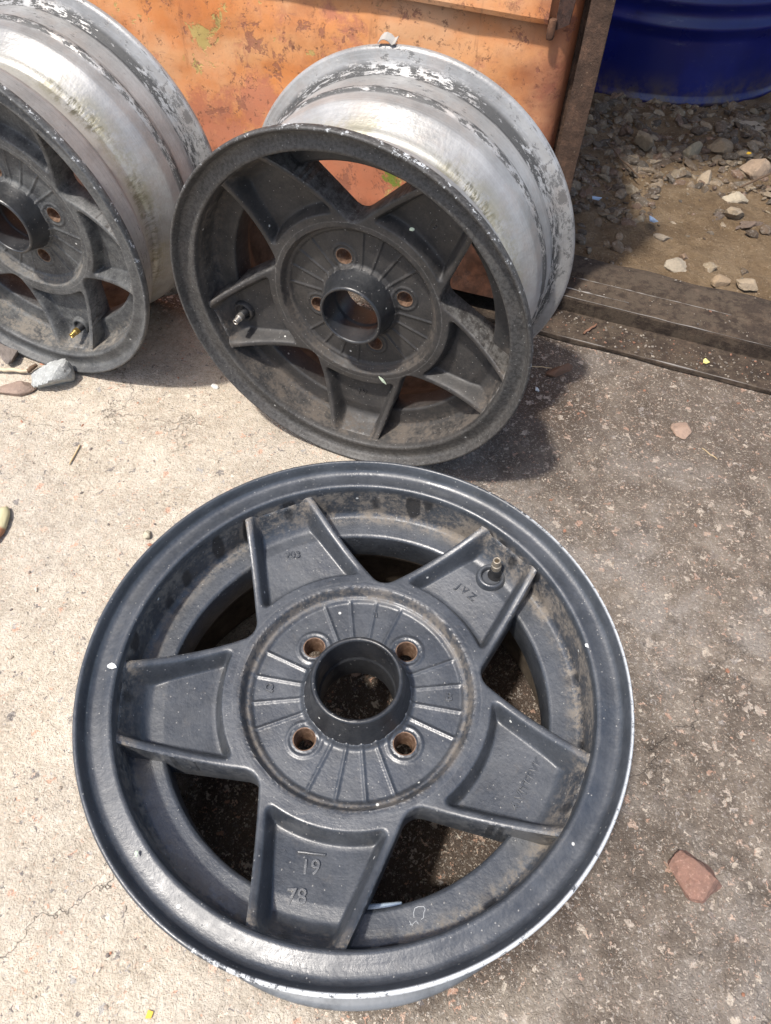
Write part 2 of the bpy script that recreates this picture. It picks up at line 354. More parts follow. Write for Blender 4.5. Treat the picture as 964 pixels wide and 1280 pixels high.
def mat_blue():
    n = NT('blue drum enamel')
    c = n.mix(n.step(n.noise(6, 6, .6), .4, .7), (.0035, .008, .095), (.006, .013, .15))
    c = n.mix(n.step(n.noise(9, 7, .75, vec=n.vadd(n.tc.outputs['Object'], (4, 4, 4))), .60, .72, 0, .55), c, (.006, .007, .03))
    c = n.mix(n.step(n.noise(20, 6, .8), .62, .72, 0, .35), c, (.13, .14, .19))
    bx, by, bz = n.sep()
    c = n.mix(n.math('MULTIPLY', n.step(bz, .07, .0), n.step(n.noise(30, 7, .75), .35, .65)), c, (.10, .075, .05))
    scf = n.step(n.noise(1, 8, .8, vec=n.comb(n.math('MULTIPLY', bx, 20), n.math('MULTIPLY', by, 20), n.math('MULTIPLY', bz, 90))), .60, .66)
    c = n.mix(n.math('MULTIPLY', scf, .3), c, (.12, .13, .20))
    return n.out(c, n.step(n.noise(10), .3, .7, .25, .45), normal=n.bump(n.noise(7, 3), .25, .004), spec=.5)

CONCRETE = mat_concrete(); DIRT = mat_dirt()
PAINT1 = mat_paint('satin black paint', dusty=.36, rough=.37, wear=.55, overall=.30, film=(.103, .110, .120), base=(.0195, .0228, .0280), lump=.55, spec=1.0, blobs=.9, worn=.25, wear_dir=(1.6, -1.0))
PAINT2 = mat_paint('dusty matt black paint', base=(.016, .0155, .0155), dusty=.30, rough=.5, wear=.35, overall=.55, film=(.070, .062, .055), dust_col=(.14, .115, .092), wear_dir=(0, .25), band=.3, worn=.55)
PAINT3 = mat_paint('greyed black paint', base=(.022, .023, .025), dusty=.35, rough=.45, wear=.15, overall=.85, film=(.12, .122, .118), dust_col=(.24, .21, .17), wear_dir=(.3, .3), band=.25, worn=.6)
TUBEP = mat_paint('cleaner black tube paint', base=(.012, .013, .015), dusty=.3, rough=.34, wear=0, overall=.22, film=(.08, .08, .08), lump=.5, worn=.5, spec=.6)
ALLOY = mat_alloy(); INSIDE = mat_dark_inside(); BOLT = mat_bolt()
RUST = mat_rust('brown rust', (.04, .02, .014), (.12, .06, .035), (.22, .12, .07)); BEAMRUST = mat_rust('dirty rusty steel', (.018, .013, .010), (.050, .036, .027), (.14, .10, .07), crust=.7, bs=.9)
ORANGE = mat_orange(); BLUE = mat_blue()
RUBBER = mat_plain('valve rubber', (.018, .018, .019), .55)
BRASS = mat_plain('brass', (.55, .38, .13), .32, .9)
STEEL = mat_plain('dull steel', (.45, .42, .38), .4, .8)
TIN = mat_plain('dusty tin valve', (.42, .36, .28), .42, .7)
WHITE = mat_plain('white chip', (.72, .74, .72), .7)
MINT = mat_plain('pale green chip', (.50, .58, .45), .7)
LEADM = mat_plain('zinc', (.42, .50, .56), .35, .6)

# ------------------------------------------------------------------ wheel geometry (millimetres -> metres at the end)
def sm(a, b, x):
    t = np.clip((x - a) / (b - a), 0, 1); return t * t * (3 - 2 * t)
RO, R_HUB, ZB = 160.8, 88.0, -66.0
BIS = np.array([math.sin(R(36)), math.cos(R(36))]); APEX = BIS * 86.0
EDGE_END = np.array([28.5, 158.0]); ED = (EDGE_END - APEX) / np.linalg.norm(EDGE_END - APEX)
PHI = math.acos(float(np.dot(ED, BIS))); RHO = 13.0
def spoke_outline(rho=RHO, steps=12):
    cpt = BIS * (86.0 + rho / math.sin(PHI)); tan = APEX + ED * (rho / math.tan(PHI))
    a0 = math.atan2(*(-BIS)[::-1]); a1 = math.atan2(*((tan - cpt) / rho)[::-1])
    d = (a1 - a0 + math.pi) % (2 * math.pi) - math.pi
    right = []
    for k in range(8):   # hub-side boundary along the 36 degree ray
        r_ = R_HUB + (np.linalg.norm(cpt) - rho - R_HUB) * k / 8; right.append(BIS * r_)
    for k in range(steps + 1):
        a = a0 + d * k / steps; right.append(cpt + rho * np.array([math.cos(a), math.sin(a)]))
    e = tan
    # edge continues to r = RO
    b = float(np.dot(e, ED)); L = -b + math.sqrt(b * b - float(e @ e) + RO * RO)
    end = e + ED * L
    for k in range(1, 56): right.append(e + ED * L * k / 56)
    aR = math.atan2(end[1], end[0]); aL = math.pi - aR
    arc = [RO * np.array([math.cos(aR + (aL - aR) * k / 50), math.sin(aR + (aL - aR) * k / 50)]) for k in range(51)]
    left = [np.array([-p[0], p[1]]) for p in reversed(right)]
    a_lo, a_hi = R(90 - 36), R(90 + 36)
    inner = [R_HUB * np.array([math.cos(a_hi + (a_lo - a_hi) * k / 72), math.sin(a_hi + (a_lo - a_hi) * k / 72)]) for k in range(1, 72)]
    return np.array(right + arc + left + inner), cpt
OUTL, CPT = spoke_outline()
def seg_dist(P, A, B):
    ab = B - A; t = np.clip(((P - A) @ ab) / (ab @ ab), 0, 1); q = A + t[:, None] * ab; return np.linalg.norm(P - q, axis=1)
NR = 8 + 13 + 55
WIN_EDGE = OUTL[8:NR]   # window boundary part (right side)
def win_dist(P):
    Q = P.copy(); Q[:, 0] = np.abs(Q[:, 0]); d = np.full(len(P), 1e9)
    W = WIN_EDGE
    for i in range(len(W) - 1): d = np.minimum(d, seg_dist(Q, W[i], W[i + 1]))
    return d
def inside_poly(P, poly):
    x, y = P[:, 0], P[:, 1]; c = np.zeros(len(P), bool); n = len(poly); j = n - 1
    for i in range(n):
        xi, yi = poly[i]; xj, yj = poly[j]
        with np.errstate(divide='ignore', invalid='ignore'):
            hit = ((yi > y) != (yj > y)) & (x < (xj - xi) * (y - yi) / (yj - yi + 1e-12) + xi)
        c ^= hit; j = i
    return c
NRM = np.array([ED[1], -ED[0]])    # outward normal of right edge
def pocket_sd(P, rib=5.2, rc=6.0):
    """distance into the pocket (positive inside), rounded corners"""
    ax = np.abs(P[:, 0]); Q = np.stack([ax, P[:, 1]], 1)
    d1 = -((Q - APEX) @ NRM) - rib          # from rib
    r = np.linalg.norm(P, axis=1)
    d2 = r - 95.5
    a, b = d1 - rc, d2 - rc
    s = np.minimum(np.maximum(a, b) * 0 + np.minimum(a, b), 0)
    corner = (a < 0) & (b < 0)
    m = np.where(corner, rc - np.sqrt(a * a + b * b), np.minimum(d1, d2))
    return m
def spoke_z(P):
    r = np.linalg.norm(P, axis=1)
    zt = -37 + 21 * np.clip((r - 97) / 62, 0, 1.05) ** 1.7
    zf = -50.0 + 6.0 * np.clip((r - 104) / 32, 0, 1) + 24 * np.clip((r - 144) / 16, 0, 1) ** 2.0
    zf = np.minimum(zf, zt - .2)
    sp = pocket_sd(P)
    k = sm(-.9, 6.2, sp); k = np.where(r > 97, k, sm(-.9, 5.2, sp))
    z = zt + (zf - zt) * k
    wd = win_dist(P); e = np.clip(1 - wd / 2.0, 0, 1); z = z - 1.3 * e * e
    e2 = np.clip(1 - np.abs(sp) / 1.2, 0, 1)
    return z
def tri_surface(outline, zf, step, extra_loops=(), hole_test=None):
    mn, mx = outline.min(0), outline.max(0); pts = []
    j = 0; yy = mn[1]
    while yy < mx[1]:
        xs = np.arange(mn[0] + (step / 2 if j % 2 else 0), mx[0], step)
        pts.append(np.stack([xs, np.full(len(xs), yy)], 1)); yy += step * .866; j += 1
    G = np.concatenate(pts); G = G[inside_poly(G, outline)]
    def dist_loop(P, loop):
        d = np.full(len(P), 1e9); n = len(loop)
        for i in range(n): d = np.minimum(d, seg_dist(P, loop[i], loop[(i + 1) % n]))
        return d
    G = G[dist_loop(G, outline) > step * .45]
    for lp in extra_loops:
        G = G[~inside_poly(G, lp)]; G = G[dist_loop(G, lp) > step * .45]
    V = [tuple(p) for p in outline]; E = [(i, (i + 1) % len(outline)) for i in range(len(outline))]
    loops = [list(range(len(outline)))]
    for lp in extra_loops:
        s0 = len(V); V += [tuple(p) for p in lp]; E += [(s0 + i, s0 + (i + 1) % len(lp)) for i in range(len(lp))]
        loops.append(list(range(s0, s0 + len(lp))))
    V += [tuple(p) for p in G]
    res = delaunay_2d_cdt([Vector(v) for v in V], E, [], 0, 1e-7)
    VV = np.array([tuple(v) for v in res[0]]); T = np.array([f for f in res[2] if len(f) == 3])
    cen = VV[T].mean(1); keep = inside_poly(cen, outline)
    for lp in extra_loops: keep &= ~inside_poly(cen, lp)
    T = T[keep]
    # winding
    a, b, c = VV[T[:, 0]], VV[T[:, 1]], VV[T[:, 2]]
    ar = (b[:, 0] - a[:, 0]) * (c[:, 1] - a[:, 1]) - (b[:, 1] - a[:, 1]) * (c[:, 0] - a[:, 0])
    T[ar < 0] = T[ar < 0][:, ::-1]
    Z = zf(VV)
    return VV, T, Z
def solid_from(VV, T, Z, zb, skip=None):
    """close the height field: walls down from every boundary edge and a flat back"""
    n = len(VV); V = np.concatenate([np.column_stack([VV, Z]), np.column_stack([VV, zb if hasattr(zb, '__len__') else np.full(n, zb)])]) / 1000.0
    F = [tuple(int(i) for i in t) for t in T] + [tuple(int(i) + n for i in t[::-1]) for t in T]
    cnt = {}
    for t in T:
        for i in range(3):
            e = (int(t[i]), int(t[(i + 1) % 3])); cnt[e] = 1
    for (a, b) in cnt:
        if (b, a) not in cnt: F.append((a, a + n, b + n, b))
    return V, F
def sharp_solid(name, V, F):
    me = bpy.data.meshes.new(name); me.from_pydata([tuple(v) for v in V], [], F); me.update()
    me.polygons.foreach_set('use_smooth', [True] * len(me.polygons))
    me.set_sharp_from_angle(angle=R(50)); me.materials.append(None)
    return me
VV, T, Z = tri_surface(OUTL, spoke_z, 1.05)
ME_SPOKE = sharp_solid('spoke', *solid_from(VV, T, Z, np.where(np.linalg.norm(VV, axis=1) > 137.6, -46.5, ZB)))

# hub disc: recessed face, raised ring, four bolt seats, four sets of four ridges
GROOVES = [45 + 90 * q + k for q in range(4) for k in (-23, -7.8, 7.8, 23)]
BOLTS = [(49 * math.cos(R(a)), 49 * math.sin(R(a))) for a in (0, 90, 180, 270)]
def hub_z(P):
    r = np.linalg.norm(P, axis=1); th = np.degrees(np.arctan2(P[:, 1], P[:, 0]))
    z = -47.5 + 2.4 * sm(74, 77.5, r) + 8.1 * sm(78.5, 83.5, r)
    z = np.where(r > 83.5, -37.0 - .5 * np.clip((85 - r) / 1.5, 0, 1) ** 2, z)
    z = z + 4 * np.clip((42.5 - r) / 4, 0, 1) ** 2          # fillet up to the centre tube
    for g in GROOVES:
        d = np.abs((th - g + 180) % 360 - 180); lat = r * np.sin(np.radians(np.clip(d, 0, 90)))
        m = (d < 40) & (r > 33)
        z = z + np.where(m, 1.15 * np.clip(1 - (lat / 1.35) ** 2, 0, 1) ** .7 * sm(76.5, 74.5, r), 0)
    for bx, by in BOLTS:
        q = np.hypot(P[:, 0] - bx, P[:, 1] - by)
        z = z + np.where(q < 14, .9 * sm(13.6, 12.6, q) - .8 * sm(10.8, 10.2, q) + .5 * sm(9.4, 9.0, q), 0)
    return z
circ = lambda cx, cy, r_, n_: np.array([[cx + r_ * math.cos(2 * math.pi * i / n_), cy + r_ * math.sin(2 * math.pi * i / n_)] for i in range(n_)])
VV, T, Z = tri_surface(circ(0, 0, R_HUB, 360), hub_z, 1.0, [circ(0, 0, 30.2, 120)] + [circ(bx, by, 7.9, 40) for bx, by in BOLTS])
ME_HUB = sharp_solid('hub_disc', *solid_from(VV, T, Z, ZB))

def lathe_me(name, prof_mm, segs=128, closed=True, ang=38):
    V, F = lathe([(r / 1000, z / 1000) for r, z in prof_mm], segs, closed)
    me = bpy.data.meshes.new(name); me.from_pydata(V, [], F); me.update()
    bm = bmesh.new(); bm.from_mesh(me); bmesh.ops.recalc_face_normals(bm, faces=bm.faces); bm.to_mesh(me); bm.free()
    me.polygons.foreach_set('use_smooth', [True] * len(me.polygons)); me.set_sharp_from_angle(angle=R(ang)); me.materials.append(None)
    return me
ME_TUBE = lathe_me('hub_tube', fillet([(30, -60), (40.5, -48.5), (37.6, -42), (34.2, -31), (32.4, -21.5), (31.2, -20.2), (29.6, -20.2), (28.6, -21.5), (28.0, -46), (26.8, -48), (26.8, -72), (30, -72)], 1.0, 3), 128)
# rim: painted inside (front face, flange hollow, wall, ledge), bare barrel outside
RIM_W = 176.0
IN = fillet([(183.0, -1.6), (182.2, -.2), (180.4, -.3), (178.9, -3.4), (177.4, -8.2), (174.5, -10.2), (169.5, -9.9), (163.4, -8.2), (161.2, -9.0), (160.2, -13.0), (159.9, -41), (157.0, -44.6), (139, -45.0), (137, -46.8), (136.5, -71)], 1.6, 3)
INB = fillet([(136.5, -71), (140, -80), (151, -98), (157.5, -108), (158.5, -150), (164, -163), (180, -174.5)], 4, 3)
OUTP = fillet([(180, -174.5), (182.2, -176), (183.3, -174), (183.3, -170.5), (181, -168.2), (174, -166.4), (168.5, -163.5), (166.2, -160), (164.0, -157.5), (164.6, -150), (163.0, -134), (165.4, -130), (165.2, -126.5), (162.4, -123.5), (161.2, -110), (158.2, -105), (147.5, -89), (146.0, -84), (143.2, -81), (143.0, -64), (147.5, -58), (160, -50), (163.6, -44), (163.8, -18), (167, -13.4), (174, -11.2), (180.5, -10.6), (182.8, -7.8), (183.0, -1.6)], 2.2, 3)
def rim_mesh():
    segs = 256; prof = IN + INB[1:] + OUTP[1:-1]; n1 = len(IN) - 1; n2 = n1 + len(INB) - 1
    lip = len(prof)
    V = []; F = []; MI = []; n = len(prof)
    for i in range(segs):
        a = 2 * math.pi * i / segs
        for k, (r, z) in enumerate(prof):
            # slightly battered casting
            d = .25 * math.sin(3 * a + k * .1) + .15 * math.sin(7 * a + 1)
            d = d if 165 < r else d * .3
            V.append(((r + d * .3) * math.cos(a) / 1000, (r + d * .3) * math.sin(a) / 1000, (z + d * .4) / 1000))
    for i in range(segs):
        j = (i + 1) % segs
        for k in range(n):
            k2 = (k + 1) % n; F.append((i * n + k, j * n + k, j * n + k2, i * n + k2))
            if k < n1: MI.append(0)
            elif k < n2: MI.append(2)
            else:
                z = prof[k][1]; MI.append(0 if z > -12.2 else 1)
    me = bpy.data.meshes.new('rim'); me.from_pydata(V, [], F); me.update()
    for _ in range(3): me.materials.append(None)
    me.polygons.foreach_set('material_index', MI)
    me.polygons.foreach_set('use_smooth', [True] * len(F))
    bm = bmesh.new(); bm.from_mesh(me); bmesh.ops.recalc_face_normals(bm, faces=bm.faces); bm.to_mesh(me); bm.free()
    me.set_sharp_from_angle(angle=R(45))
    return me
ME_RIM = rim_mesh()
ME_BOLT = lathe_me('bolt_seat', [(8.3, -46.8), (7.6, -46.9), (6.4, -53), (6.2, -65.8), (8.3, -65.8)], 40)
ME_COLLAR = lathe_me('valve_collar', fillet([(13.2, -52), (11.6, -42), (10.6, -39.5), (8.4, -39.2), (7.4, -41), (7.0, -50), (7, -56), (13.2, -56)], 1.0, 3), 48)
ME_GROM = lathe_me('grommet', fillet([(6.9, -52), (6.7, -45), (5.6, -42.5), (4.7, -41), (4.4, -32.5), (3.0, -31.5), (0.2, -31.5), (0.2, -52)], .7, 2), 32)
ME_STEM = lathe_me('stem', fillet([(3.9, -33), (4.1, -27.5), (3.9, -26.6), (3.2, -26.2), (3.3, -25.4), (3.0, -24.8), (3.3, -24.0), (3.0, -23.4), (3.3, -22.6), (3.0, -22), (3.2, -20.6), (2.9, -19.8), (2.1, -19.8), (1.8, -20.6), (1.7, -27), (.1, -27), (.1, -33)], .25, 2), 32)

def place(me, name, parent, mats, rz=0.0, loc=(0, 0, 0)):
    o = bpy.data.objects.new(name, me); link(o, parent); o.rotation_euler = (0, 0, rz); o.location = loc
    for i, m in enumerate(mats):
        o.material_slots[i].link = 'OBJECT'; o.material_slots[i].material = m
    return o
def text_mesh(body, size, depth=.0007, shear=0, weight=0):
    cu = bpy.data.curves.new('casting_mark', 'FONT'); cu.body = body; cu.size = size; cu.extrude = depth; cu.bevel_depth = .00018
    cu.align_x = 'CENTER'; cu.align_y = 'CENTER'; cu.offset = weight; cu.resolution_u = 3
    o = bpy.data.objects.new('tmp', cu); COL.objects.link(o); dg = bpy.context.evaluated_depsgraph_get()
    me = bpy.data.meshes.new_from_object(o.evaluated_get(dg)); bpy.data.objects.remove(o); bpy.data.curves.remove(cu); return me
def wheel(label, loc, mat3, valve_deg, paint, bare, stem_mat, marks=False):
    t = empty('car_wheel', (0, 0, 0)); t.matrix_world = Matrix.Translation(loc) @ mat3.to_4x4()
    tag(t, label, 'wheel', 'old cast alloy car wheels')
    rot = R(valve_deg - 90)                       # valve spoke is at 90 degrees in the part's own frame
    place(ME_RIM, 'rim', t, [paint, bare, INSIDE], 0)
    spokes = []
    for k in range(5): spokes.append(place(ME_SPOKE, 'spoke', t, [paint], rot + R(72 * k)))
    hub = place(ME_HUB, 'hub_disc', t, [paint], rot)
    place(ME_TUBE, 'hub_tube', t, [TUBEP], rot)
    for bx, by in BOLTS: place(ME_BOLT, 'bolt_seat', hub, [BOLT], 0, (bx / 1000, by / 1000, 0))
    vx, vy = .1425 * math.cos(R(valve_deg)), .1425 * math.sin(R(valve_deg))
    place(ME_COLLAR, 'valve_collar', t, [paint], 0, (vx, vy, 0))
    v = empty('valve', (0, 0, 0)); v.parent = t; v.location = (vx, vy, 0)
    v.rotation_euler = (R(4), R(-5), 0)
    place(ME_GROM, 'grommet', v, [RUBBER]); place(ME_STEM, 'valve_stem', v, [stem_mat])
    return t, spokes, hub
I3 = Matrix.Identity(3)
def frame(n):
    n = Vector(n).normalized(); X = Vector((0, 0, 1)).cross(n).normalized(); Y = n.cross(X)
    return Matrix((X, Y, n)).transposed()
W1, SP1, HB1 = wheel('black five spoke wheel lying flat on the concrete in front, face up', (-.0154, .20075, .1775), I3, 44.5, PAINT1, mat_plain('dull grey back paint', (.15, .16, .17), .5, .1, .45, 40, .3), TIN)
W2, SP2, HB2 = wheel('dusty black five spoke wheel standing upright behind the flat one, whole face in view', (-.04835, .54105, .1835), frame((-.3387, -.9409, 0)), -160.5, PAINT2, ALLOY, STEEL)
W3, SP3, HB3 = wheel('grey-black wheel standing at the far left beside the grey stone, with brass valve', (-.43043, .675, .1835), frame((-.3304, -.9437, 0)), -78, PAINT3, ALLOY, BRASS)

# casting marks on the flat wheel (raised, under the same paint)
def mark(wheel_, body, size, rmm, ang, spin, z, mat, paint_depth=.0005, weight=.0):
    me = text_mesh(body, size, paint_depth, weight=weight); me.materials.clear(); me.materials.append(mat)
    o = bpy.data.objects.new('casting_mark', me); link(o, wheel_)
    o.location = (rmm / 1000 * math.cos(R(ang)), rmm / 1000 * math.sin(R(ang)), z); o.rotation_euler = (0, 0, R(spin)); return o
mark(W1, '19', .0125, 117, -101.5, 0, -.0474, PAINT1)
mark(W1, '78', .0125, 135, -102.8, 0, -.0441, PAINT1)
mark(W1, '4-VITEBVK', .0085, 131, -27, 58, -.0449, PAINT1)
mark(W1, '903', .0085, 130, 117, 6, -.0450, PAINT1)
mark(W1, 'J V Z', .0085, 120, 47, -42, -.0468, PAINT1)
mark(W1, 'B', .009, 66, 0, -4, -.0468, PAINT1)
mark(W1, 'Q', .008, 64, 178, 8, -.0468, PAINT1)
mark(W1, 'n', .008, 66, 81, 0, -.0468, PAINT1)
mark(W2, '19', .011, 120, 55, -30, -.0468, PAINT2)
mark(W2, 'J V', .009, 120, -89, 0, -.0468, PAINT2)
bar = mesh_obj('casting_mark', *box_geo(-.009, .009, -.0007, .0007, -.0006, .0007), PAINT1, W1)
bar.location = (.117 * math.cos(R(-101.5)) , .117 * math.sin(R(-101.5)) + .0085, -.0482); bar.rotation_euler = (0, 0, R(-4)); bevel(bar, .0004)

# hand-scratched "CA" on the ledge of the flat wheel, paint chips, balance weight
def tube_mesh(paths, rad, z=0):
    V = []; F = []
    for pts in paths:
        base = len(V); m = len(pts)
        for i, p in enumerate(pts):
            p = Vector(p); d = (Vector(pts[min(i + 1, m - 1)]) - Vector(pts[max(i - 1, 0)])).normalized()
            a = d.cross(Vector((0, 0, 1)));
            if a.length < 1e-4: a = Vector((1, 0, 0))
            a.normalize(); b = d.cross(a)
            rr = rad if not callable(rad) else rad(i / (m - 1))
            for k in range(6): V.append(p + (a * math.cos(k * math.pi / 3) + b * math.sin(k * math.pi / 3)) * rr)
        for i in range(m - 1):
            for k in range(6): F.append((base + i * 6 + k, base + i * 6 + (k + 1) % 6, base + i * 6 + 6 + (k + 1) % 6, base + i * 6 + 6 + k))
        F.append(tuple(base + k for k in range(6))[::-1]); F.append(tuple(base + (m - 1) * 6 + k for k in range(6)))
    return V, F
def on_w1(px, py, zl):
    p = gnd(px, py, .1775 + zl); return Vector((p.x + .0154, p.y - .20075, zl))
def zoomed(pts, x0, y0, s): return [(x0 + a / s, y0 + b / s) for a, b in pts]
c1 = zoomed([(285, 600), (275, 500), (300, 410), (370, 375), (480, 375), (510, 430), (480, 500), (475, 600), (425, 635)], 500, 1110, 16.07)
a1 = zoomed([(190, 660), (215, 715), (260, 770), (330, 825), (400, 790), (425, 765), (370, 730), (330, 660), (290, 690), (250, 740), (190, 745)], 500, 1110, 16.07)
V, F = tube_mesh([[on_w1(*p, -.0450) for p in c1], [on_w1(*p, -.0450) for p in a1]], .00028)
mesh_obj('scratched_letters', V, F, mat_plain('pale scratch', (.38, .40, .42), .7), W1)
def rock_geo(dim, planes=9, seed=0, sub=3, rough=.06, flat=1.0):
    rg = random.Random(seed); bm = bmesh.new(); bmesh.ops.create_icosphere(bm, subdivisions=sub, radius=1)
    N = []
    for i in range(planes):
        v = Vector((rg.gauss(0, 1), rg.gauss(0, 1), rg.gauss(0, 1) * flat)).normalized(); N.append((v, rg.uniform(.50, .78)))
    N.append((Vector((0, 0, -1)), .6))
    off = Vector((rg.uniform(0, 50), rg.uniform(0, 50), 0))
    for v in bm.verts:
        d = v.co.normalized(); r_ = 1.22
        for nn, dd in N:
            k = d.dot(nn)
            if k > 1e-3: r_ = min(r_, dd / k)
        if rough: r_ *= 1 + rough * noise.fractal(d * 2.5 + off, .6, 2.1, 4)
        v.co = Vector((d.x * dim[0] * r_, d.y * dim[1] * r_, d.z * dim[2] * r_))
    V = [v.co.copy() for v in bm.verts]; F = [tuple(v.index for v in f.verts) for f in bm.faces]; bm.free(); return V, F
def chip(parent, name, loc, dim, mat, seed, rz=0):
    V, F = rock_geo(dim, 6, seed, 2, .2); o = mesh_obj(name, V, F, mat, parent, False); o.location = loc; o.rotation_euler = (0, 0, rz); return o
chip(W1, 'paint_chip', on_w1(140, 832, -.0078), (.0030, .0034, .0009), WHITE, 1)
chip(W1, 'paint_chip', on_w1(171, 1067, -.006), (.0012, .0022, .0006), MINT, 2)
chip(W1, 'paint_chip', on_w1(734, 807, -.008), (.0012, .0022, .0005), WHITE, 3)
chip(W1, 'paint_chip', on_w1(440, 700, -.037), (.0026, .0012, .0006), MINT, 4, -.8)
chip(W2, 'paint_chip', (.054, .098, -.0335), (.0035, .0016, .0009), MINT, 5, .4)
chip(W2, 'paint_chip', (.030, -.084, -.0358), (.0055, .0019, .0009), MINT, 6, -.9)
wt = mesh_obj('balance_weight', *box_geo(-.012, .012, -.0022, .0022, -.002, .002), LEADM, W1); bevel(wt, .0009, 3)
wt.location = on_w1(479, 1134, -.060); wt.rotation_euler = (0, 0, R(6))

# ------------------------------------------------------------------ setting: concrete, steel sill, dirt
S = Vector((.94, -.341, 0)).normalized(); O = Vector((.341, .94, 0)).normalized(); SOZ = Matrix((S, O, Vector((0, 0, 1)))).transposed().to_4x4()
def so(s, o, z=0): return S * s + O * o + Vector((0, 0, z))
gv, gf = [], []
def graded(lo_, hi, n1):     # fine near the camera, coarse out to the horizon
    return sorted(set([round(v, 4) for v in list(np.linspace(-1.2, 1.6, n1)) + [-60, -20, -8, -3, -2, 2.5, 4, 8, 20, 60]]))
xs = graded(0, 0, 200); ys = graded(0, 0, 200)
for yv in ys:
    for xv in xs:
        zz = 0.0
        if abs(xv) < 1.3 and -1.2 < yv < 1.6: zz = -.0022 * abs(noise.fractal(Vector((xv * 7, yv * 7, 0)), .7, 2.1, 4))
        gv.append((xv, yv, zz))
nx = len(xs)
gf = [(j * nx + i, j * nx + i + 1, (j + 1) * nx + i + 1, (j + 1) * nx + i) for j in range(len(ys) - 1) for i in range(nx - 1)]
g = mesh_obj('ground', gv, gf, CONCRETE); tag(g, kind='structure')

# dirt bed behind the sill
dv, df = [], []; NS, NO = 330, 260; s0, s1, o0, o1 = -.6, 2.1, .930, 3.1
def dirt_z(s, o):
    p = so(s, o); h = .018 + .008 * noise.fractal(Vector((p.x * 6, p.y * 6, 3)), .8, 2.1, 4) + .006 * noise.fractal(Vector((p.x * 28, p.y * 28, 9)), .7, 2.1, 4)
    h += .02 * max(0, min(1, (o - 1.25) / .5)) * .4
    return max(.004, h) * min(1, max(0.0, (o - .925) / .03)) + .001
for j in range(NO):
    o = o0 + (o1 - o0) * (j / (NO - 1)) ** 1.6
    for i in range(NS):
        s = s0 + (s1 - s0) * i / (NS - 1); p = so(s, o); dv.append((p.x, p.y, dirt_z(s, o)))
df = [(j * NS + i, j * NS + i + 1, (j + 1) * NS + i + 1, (j + 1) * NS + i) for j in range(NO - 1) for i in range(NS - 1)]
tag(mesh_obj('dirt_ground', dv, df, DIRT), kind='structure')

# steel sill: rusty channel lying between the concrete and the dirt
sill = empty('steel_sill'); tag(sill, 'long rusty steel channel lying between the concrete and the gravel', 'steel beam')
def extrude_so(name, prof, sa, sb, mat, parent, n=240, wob=.0012, seed=0):
    V = []; F = []; m = len(prof)
    for i in range(n + 1):
        s = sa + (sb - sa) * i / n
        for k, (o, z) in enumerate(prof):
            d = wob * noise.noise(Vector((s * 14, k * .8, seed))); p = so(s, o + d, z + d); V.append(p)
    for i in range(n):
        for k in range(m):
            k2 = (k + 1) % m; F.append((i * m + k, i * m + k2, (i + 1) * m + k2, (i + 1) * m + k))
    F.append(tuple(range(m))[::-1]); F.append(tuple(n * m + k for k in range(m)))
    o_ = mesh_obj(name, V, F, mat, parent, False); return o_
extrude_so('lower_flange', [(.797, .0015), (.797, .0062), (.799, .0072), (.853, .0078), (.853, .0015)], -.60, 1.5, BEAMRUST, sill)
extrude_so('web', [(.8535, .001), (.8532, .027), (.8545, .0300), (.857, .0308), (.894, .0312), (.897, .0325), (.9, .0318), (.9, .001)], -.60, 1.5, BEAMRUST, sill, seed=3)
extrude_so('rear_flange', [(.9005, .001), (.9005, .030), (.905, .0345), (.94, .0330), (.958, .028), (.962, .001)], -.60, 1.5, BEAMRUST, sill, seed=5, wob=.002)
# bright scraped edge lines on the channel
SCRAPE = mat_plain('scraped steel', (.24, .22, .20), .55, .3)
def edge_line(s_a, s_b, o, z, rad, seed):
    pts = []; k = 0; s = s_a
    while s < s_b: pts.append(so(s, o + .0008 * noise.noise(Vector((s * 30, seed, 0))), z + .0004 * noise.noise(Vector((s * 40, seed, 5))))); s += .008
    V, F = tube_mesh([pts], lambda t: rad * max(.12, 1.6 * noise.noise(Vector((t * 23, seed, 1))) + .35))
    mesh_obj('worn_edge', V, F, SCRAPE, sill)
edge_line(-.09, 1.2, .7985, .0068, .0011, 1); edge_line(-.09, 1.2, .8542, .0298, .0011, 2); edge_line(-.08, .03, .8705, .0314, .0014, 3)
edge_line(-.06, .16, .8975, .0325, .0009, 4)

# ------------------------------------------------------------------ rusty orange metal tank wall
tank = empty('rusty_bin'); tag(tank, 'big orange metal bin with flaking paint and rust behind the standing wheels', 'metal bin')
prof = []   # plan outline in (s,o): front face, rounded right corner, side, back, left
for i in range(150): prof.append((-1.5 + (1.5 - .138) * i / 149, .800))
for i in range(1, 13): a = R(-90 + 90 * i / 12); prof.append((-.138 + .024 * math.cos(a), .824 + .024 * math.sin(a)))
prof += [(-.125, .9), (-.16, 1.0), (-.2, 1.1), (-.8, 1.1), (-1.5, 1.1), (-1.5, 1.0)]
NZ = 60; ztop = .56; V = []; F = []; m = len(prof)
for j in range(NZ + 1):
    z = .0345 + (ztop - .0345) * j / NZ
    for k, (s, o) in enumerate(prof):
        d = 0
        if k < 158:
            d = .0035 * noise.fractal(Vector((s * 5, z * 7, 0)), .6, 2, 3) + .0008 * noise.noise(Vector((s * 30, z * 30, 4)))
            d += .0022 * math.exp(-((s + .343) / .004) ** 2) * (1 if z > .25 else max(0, (z - .18) / .07))      # vertical seam
            d += .006 * max(0, (z - .26)) / .3
        V.append(so(s, o - d + .002, z))
for j in range(NZ):
    for k in range(m):
        k2 = (k + 1) % m; F.append((j * m + k, j * m + k2, (j + 1) * m + k2, (j + 1) * m + k))
